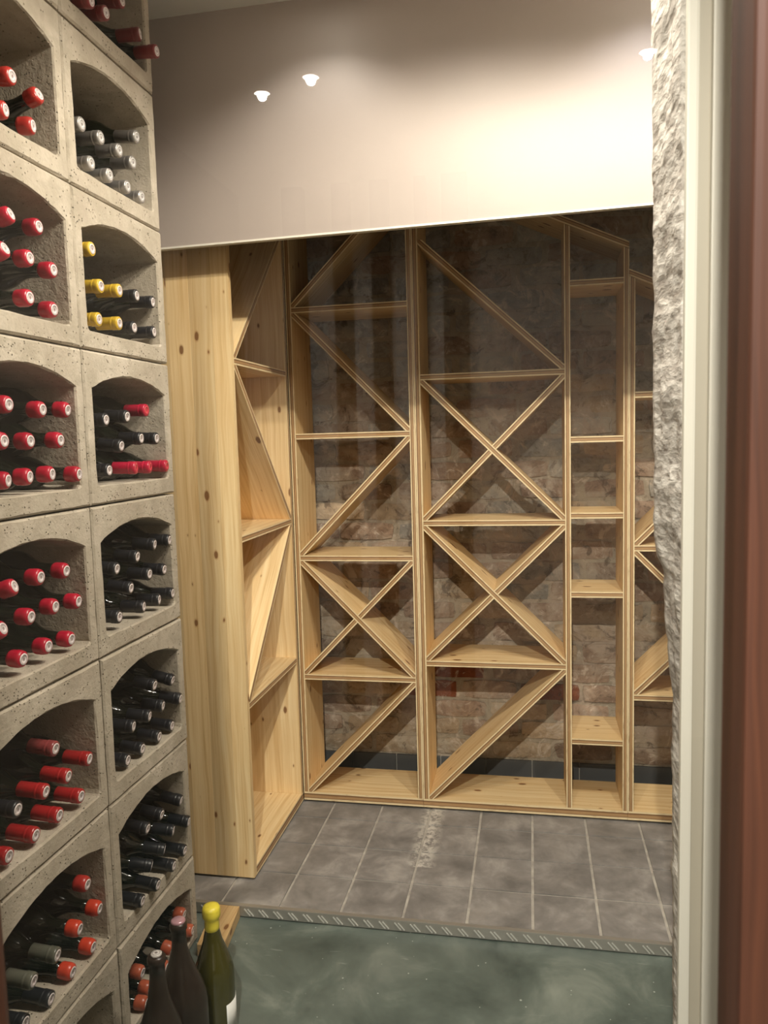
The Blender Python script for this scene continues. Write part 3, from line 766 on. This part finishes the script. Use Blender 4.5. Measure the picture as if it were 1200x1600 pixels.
BOTTLES = {
    'far0': [[-0.875, 1.5939, 2.2471, 1.6022, 2.2625, 'maroon'], [-0.8752, 1.5376, 2.2423, 1.5292, 2.2625, 'maroon'], [-0.875, 1.6665, 2.3091, 1.6646, 2.3227, 'maroon'], [-0.875, 1.7425, 2.2762, 1.7059, 2.2625, 'maroon'], [-0.85, 1.7713, 2.2487, 1.7789, 2.2625, 'maroon']],
    'near1': [[-0.905, 1.3035, 1.9971, 1.3024, 2.0083, 'scarlet'], [-0.905, 1.3809, 1.9983, 1.3923, 1.9373, 'scarlet'], [-0.905, 1.2788, 1.9293, 1.2463, 1.9373, 'scarlet'], [-0.905, 1.3562, 1.9312, 1.3193, 1.9373, 'scarlet']],
    'far1': [[-0.905, 1.5231, 1.9974, 1.5267, 2.0059, 'silver'], [-0.905, 1.596, 1.997, 1.5996, 2.0057, 'silver'], [-0.905, 1.673, 1.9971, 1.6726, 2.0054, 'silver'], [-0.905, 1.758, 2.0569, 1.7593, 2.0771, 'silver'], [-0.905, 1.7324, 1.9903, 1.7456, 2.0054, 'silver'], [-0.905, 1.551, 1.929, 1.5516, 1.9373, 'silver'], [-0.905, 1.6244, 1.9274, 1.6249, 1.9373, 'silver'], [-0.905, 1.7017, 1.9263, 1.6987, 1.9373, 'silver'], [-0.905, 1.7671, 1.9225, 1.7717, 1.9373, 'silver']],
    'near2': [[-0.905, 1.2728, 1.7504, 1.2463, 1.6848, 'crimson'], [-0.905, 1.3531, 1.7488, 1.3539, 1.7491, 'crimson'], [-0.905, 1.3193, 1.684, 1.3193, 1.6848, 'crimson'], [-0.905, 1.3909, 1.6766, 1.3923, 1.6848, 'crimson'], [-0.905, 1.3111, 1.6109, 1.3135, 1.612, 'crimson'], [-0.905, 1.3844, 1.6002, 1.3865, 1.612, 'crimson'], [-0.905, 1.2502, 1.6854, 1.2405, 1.612, 'crimson']],
    'far2': [[-0.905, 1.5331, 1.7489, 1.5322, 1.7503, 'yellow'], [-0.905, 1.5597, 1.6772, 1.5601, 1.6829, 'yellow'], [-0.905, 1.6369, 1.6815, 1.6331, 1.6844, 'yellow'], [-0.905, 1.7151, 1.6837, 1.7061, 1.6844, 'black'], [-0.905, 1.7934, 1.6818, 1.7789, 1.6899, 'black'], [-0.905, 1.5439, 1.6047, 1.5424, 1.612, 'yellow'], [-0.905, 1.6285, 1.6083, 1.6236, 1.612, 'yellow'], [-0.905, 1.6943, 1.6072, 1.6966, 1.612, 'black'], [-0.905, 1.7916, 1.6093, 1.7789, 1.612, 'black']],
    'near3': [[-0.905, 1.2302, 1.4124, 1.231, 1.4202, 'crimson'], [-0.905, 1.3266, 1.4064, 1.321, 1.4127, 'crimson'], [-0.905, 1.4072, 1.4076, 1.3923, 1.4283, 'crimson'], [-0.905, 1.2112, 1.3484, 1.2102, 1.3502, 'crimson'], [-0.905, 1.2837, 1.3477, 1.2832, 1.3502, 'crimson'], [-0.905, 1.377, 1.3482, 1.3743, 1.3576, 'crimson'], [-0.905, 1.2137, 1.2787, 1.1735, 1.2868, 'crimson'], [-0.905, 1.2746, 1.2822, 1.2464, 1.2868, 'crimson'], [-0.905, 1.3428, 1.2835, 1.3193, 1.2868, 'crimson'], [-0.8921, 1.4125, 1.2797, 1.3923, 1.2868, 'crimson']],
    'far3': [[-0.905, 1.7307, 1.4174, 1.7321, 1.4209, 'crimson_long'], [-0.905, 1.6384, 1.4001, 1.6392, 1.4137, 'black'], [-0.905, 1.5476, 1.3912, 1.5444, 1.3991, 'black'], [-0.905, 1.698, 1.3503, 1.6937, 1.3588, 'black'], [-0.905, 1.7747, 1.3499, 1.7752, 1.3598, 'black'], [-0.905, 1.6054, 1.3336, 1.6001, 1.352, 'black'], [-0.905, 1.5482, 1.2815, 1.5473, 1.2868, 'black'], [-0.905, 1.6659, 1.2821, 1.633, 1.2868, 'crimson_long'], [-0.905, 1.734, 1.2807, 1.7059, 1.2868, 'crimson_long'], [-0.8939, 1.7991, 1.281, 1.7789, 1.2868, 'crimson_long']],
    'near4': [[-0.905, 1.2101, 1.0907, 1.1734, 1.0318, 'crimson'], [-0.905, 1.2857, 1.093, 1.285, 1.0962, 'crimson'], [-0.905, 1.3673, 1.0909, 1.3661, 1.0999, 'crimson'], [-0.905, 1.172, 1.0236, 1.1532, 0.9616, 'crimson'], [-0.905, 1.2498, 1.0257, 1.2463, 1.0318, 'crimson'], [-0.905, 1.3244, 1.0283, 1.3193, 1.0318, 'crimson'], [-0.905, 1.4015, 1.0218, 1.3923, 1.0318, 'crimson'], [-0.905, 1.2199, 0.9549, 1.2262, 0.9616, 'crimson'], [-0.905, 1.2943, 0.9582, 1.2992, 0.9616, 'crimson'], [-0.905, 1.3691, 0.9521, 1.3722, 0.9616, 'crimson']],
    'far4': [[-0.8978, 1.7991, 1.0939, 1.7789, 1.1073, 'black'], [-0.905, 1.7348, 1.0916, 1.7061, 1.1124, 'black'], [-0.905, 1.648, 1.0751, 1.6358, 1.0928, 'black'], [-0.905, 1.7774, 1.0225, 1.7743, 1.0345, 'black'], [-0.905, 1.7011, 1.0247, 1.6989, 1.0343, 'black'], [-0.905, 1.5552, 1.0624, 1.5505, 1.0792, 'black'], [-0.8968, 1.7991, 0.9579, 1.7789, 0.9616, 'black'], [-0.905, 1.7421, 0.9534, 1.7059, 0.9616, 'black'], [-0.905, 1.6108, 1.0082, 1.6024, 1.0279, 'black'], [-0.905, 1.6645, 0.9529, 1.6329, 0.9616, 'black'], [-0.905, 1.5537, 0.9542, 1.5526, 0.9616, 'black']],
    'near5': [[-0.905, 1.294, 0.7566, 1.2931, 0.7716, 'dusky'], [-0.905, 1.4035, 0.6895, 1.3923, 0.7044, 'red'], [-0.905, 1.3282, 0.6861, 1.3193, 0.7035, 'red'], [-0.905, 1.2562, 0.6884, 1.2463, 0.7035, 'red'], [-0.905, 1.3661, 0.6271, 1.3657, 0.6364, 'red'], [-0.905, 1.1748, 0.6934, 1.1733, 0.7026, 'black'], [-0.905, 1.2915, 0.6239, 1.2906, 0.6364, 'red'], [-0.905, 1.218, 0.6226, 1.2175, 0.6364, 'red'], [-0.905, 1.1429, 0.6238, 1.1427, 0.6364, 'red']],
    'far5': [[-0.905, 1.7897, 0.7338, 1.7789, 0.7821, 'black'], [-0.905, 1.6953, 0.7511, 1.6937, 0.7811, 'black'], [-0.8913, 1.7991, 0.6822, 1.7789, 0.7091, 'black'], [-0.905, 1.7314, 0.687, 1.706, 0.7091, 'black'], [-0.905, 1.662, 0.6862, 1.633, 0.7085, 'black'], [-0.905, 1.7728, 0.6203, 1.7728, 0.6364, 'black'], [-0.905, 1.5859, 0.6898, 1.56, 0.7085, 'black'], [-0.905, 1.7032, 0.6191, 1.6998, 0.6364, 'black'], [-0.905, 1.6202, 0.6223, 1.6215, 0.6364, 'black'], [-0.905, 1.5522, 0.6232, 1.5485, 0.6364, 'black']],
    'near6': [[-0.905, 1.3678, 0.4369, 1.3667, 0.4497, 'scarlet'], [-0.905, 1.4051, 0.3603, 1.3923, 0.3813, 'orange'], [-0.905, 1.3318, 0.363, 1.3193, 0.3813, 'orange'], [-0.905, 1.3733, 0.2959, 1.3721, 0.3112, 'orange'], [-0.905, 1.2994, 0.294, 1.2991, 0.3112, 'orange'], [-0.905, 1.2557, 0.3599, 1.2463, 0.3813, 'smoke'], [-0.905, 1.1832, 0.3607, 1.1733, 0.381, 'smoke'], [-0.905, 1.2277, 0.2915, 1.2261, 0.3112, 'black'], [-0.905, 1.1529, 0.303, 1.1521, 0.3112, 'black']],
    'far6': [[-0.9047, 1.7991, 0.4086, 1.7789, 0.4561, 'black'], [-0.905, 1.6939, 0.4231, 1.6927, 0.4572, 'black'], [-0.8864, 1.7991, 0.3523, 1.7789, 0.3831, 'black'], [-0.905, 1.6221, 0.4241, 1.6198, 0.4532, 'black'], [-0.905, 1.7488, 0.3529, 1.7062, 0.3855, 'black'], [-0.905, 1.6968, 0.3302, 1.6333, 0.3815, 'black'], [-0.8857, 1.7675, 0.291, 1.7665, 0.3112, 'black'], [-0.905, 1.6299, 0.3267, 1.5603, 0.3815, 'black'], [-0.881, 1.6956, 0.291, 1.6935, 0.3112, 'black'], [-0.8813, 1.6118, 0.291, 1.6139, 0.3112, 'black'], [-0.8862, 1.5466, 0.291, 1.5409, 0.3112, 'black']],
    'far7': [[-0.905, 1.7829, 0.1047, 1.7789, 0.1297, 'copper'], [-0.8919, 1.7991, 0.0507, 1.7789, 0.0562, 'copper'], [-0.905, 1.7072, 0.059, 1.7062, 0.123, 'copper'], [-0.905, 1.5603, 0.1033, 1.5607, 0.1228, 'copper'], [-0.9029, 1.6721, 0.036, 1.6767, 0.0562, 'copper'], [-0.905, 1.5904, 0.0407, 1.6037, 0.0562, 'copper'], [-0.8936, 1.5494, 0.036, 1.5307, 0.0562, 'copper']],
}

FLOORZ = {}
for key, L in BOTTLES.items():
    row = int(key[-1]); fl = (RZ0-row*RH+0.041) if row < 7 else 0.020
    tiers = {0: [], 1: [], 2: []}
    for i, b in enumerate(L):
        h = b[4]-fl; tiers[0 if h < 0.07 else (1 if h < 0.14 else 2)].append((b[1], i))
    for t, lst in tiers.items():
        lst.sort()
        for n, (_, i) in enumerate(lst):
            cx, cy, cz, by, bz, colr = L[i]
            cap = Vector((cx, cy, cz)); body = Vector((cx-0.19, by, bz))
            ax = (cap-body).normalized(); base = cap-ax*BL
            o = link('wine_bottle', body_me, None)
            q = Vector((0, 0, 1)).rotation_difference(ax)
            o.rotation_mode = 'QUATERNION'; o.rotation_quaternion = q; o.location = base
            short = colr in ('scarlet', 'crimson', 'orange', 'copper')
            c = link('capsule', capmesh(short_cap if short else long_cap, 'cap_'+colr), None, o)
            sm = 'seal_red' if colr == 'crimson_long' else ('seal_silver' if colr == 'silver' else 'seal_pale')
            s = link('seal', capmesh(seal_me, sm), None, o); s.location = (0, 0, 0.2921)
            tier = ('bottom', 'middle', 'top')[t]
            if len(lst) == 1: place = f'alone in {tier} tier'
            else: place = ('leftmost' if n == 0 else ('rightmost' if n == len(lst)-1 else NTH[n]+' from left'))+f' in {tier} tier'
            tag(o, f'{CAPWORD[colr]} bottle, {place}, {BLOCK[key]}', 'bottle', 'wine bottles lying in the concrete rack')

# ------------------------------------------------------------------ bottle and solid bottle reflections on the lower floor
def burg(H, R, rn):
    return [(0, 0.004), (R*0.55, 0.004), (R*0.8, 0.0), (R*0.96, 0.003), (R, 0.012), (R, H*0.48), (R*0.97, H*0.53), (R*0.86, H*0.59), (R*0.66, H*0.67), (R*0.48, H*0.745), (rn*1.12, H*0.83), (rn, H*0.88), (rn, H*0.955), (rn*1.18, H*0.958), (rn*1.2, H*0.985), (rn*1.0, H), (0, H)]
def standing(name, x, y, H, R, rn, mat, label):
    o = link(name, lathe(name, burg(H, R, rn), 40), mat); o.location = (x, y, 0.0005)
    tag(o, label, 'bottle'); return o
yb = standing('burgundy_bottle', -0.712, 1.531, 0.302, 0.0445, 0.0142, M['bottle_olive'], 'olive-green bottle with yellow wax top and white label, standing on green floor')
H = 0.302
wx = lathe('wax_seal', [(0.0150, H-0.052), (0.0160, H-0.051), (0.0168, H-0.043), (0.0160, H-0.030), (0.0166, H-0.026), (0.0195, H-0.022), (0.0205, H-0.014), (0.0200, H-0.004), (0.0175, H+0.0025), (0.010, H+0.0045), (0, H+0.0045)], 32)
link('wax_seal', wx, m_capsule('yellow_wax', srgb(214, 196, 60), 0.4), yb)
bm = bmesh.new(); n = 16; R = 0.0448; rows = []
for k in range(n+1):
    a = math.radians(-35+k*(92/n)); rows.append((bm.verts.new((R*math.cos(a), R*math.sin(a), 0.018)), bm.verts.new((R*math.cos(a), R*math.sin(a), 0.090))))
for a, b in zip(rows, rows[1:]): bm.faces.new((a[0], b[0], b[1], a[1]))
lab = link('paper_label', to_mesh(bm, 'paper_label', True), M['label_white'], yb)
sd = lab.modifiers.new('thick', 'SOLIDIFY'); sd.thickness = 0.0004; sd.offset = 1
b2 = standing('reflected_bottle', -0.728, 1.405, 0.348, 0.052, 0.0150, M['bottle_reflection'], 'large dark brown bottle reflection built solid, between the yellow-topped bottle and smaller dark bottle')  # this and the next bottle are door-glass reflections modelled as solids
s2 = link('cork_top', lathe('cork_top', [(0.0148, 0.3485), (0.0150, 0.351), (0.0120, 0.3535), (0, 0.354)], 24), m_capsule('pink_foil', srgb(204, 158, 168), 0.25, 0.3), b2)
b3 = standing('reflected_bottle', -0.726, 1.305, 0.345, 0.044, 0.0150, M['bottle_reflection'], 'dark bottle reflection with pale top, built solid, leftmost of the standing floor bottles')
link('cork_top', lathe('cork_top', [(0.0105, 0.3455), (0.0108, 0.348), (0.009, 0.3495), (0, 0.3498)], 24), M['seal_silver'], b3)

# wooden offcut lying against the step
bm = bmesh.new(); pts = [(-0.892, 1.9445), (-0.818, 1.9445), (-0.797, 1.775), (-0.868, 1.770)]
v0 = [bm.verts.new((x+0.845, y-1.86, 0)) for x, y in pts]; v1 = [bm.verts.new((x+0.845, y-1.86, 0.034)) for x, y in pts]
uvl = bm.loops.layers.uv.new('UVMap')
bm.faces.new(v0[::-1]); bm.faces.new(v1)
for k in range(4): bm.faces.new((v0[k], v0[(k+1) % 4], v1[(k+1) % 4], v1[k]))
bmesh.ops.bevel(bm, geom=list(bm.edges), offset=0.0012, segments=1, affect='EDGES')
for f in bm.faces:
    for l in f.loops: l[uvl].uv = (l.vert.co.y+2, l.vert.co.x+l.vert.co.z)
o = link('wood_offcut', to_mesh(bm, 'wood_offcut'), M['offcut']); o.location = (-0.845, 1.86, 0.0003)
tag(o, 'pale knotty wooden offcut lying on green floor behind the yellow-topped bottle', 'wood')

# ------------------------------------------------------------------ ceiling spotlights
ring = lathe('lamp_ring', [(0.026, -0.002), (0.026, -0.006), (0.040, -0.006), (0.044, -0.003), (0.044, 0.0), (0.026, 0.0)], 32)
disc = lathe('bulb', [(0, -0.0035), (0.017, -0.0035), (0.0255, -0.0025), (0, -0.0025)], 24)
for x, y, wt, cone, blend, colr, lab in LAMPS:
    e = link('ceiling_spotlight', ring, M['white_metal']); e.location = (x, y, CEIL-0.0002)
    tag(e, lab, 'lamp', 'recessed ceiling spotlights')
    link('bulb', disc, M['bulb'], e)
    ld = bpy.data.lights.new('spot', 'SPOT'); ld.energy = wt; ld.color = colr; ld.spot_size = math.radians(cone); ld.spot_blend = blend; ld.shadow_soft_size = 0.014
    lo = bpy.data.objects.new('spot', ld); C.objects.link(lo); lo.parent = e; lo.location = (0, 0, -0.012)
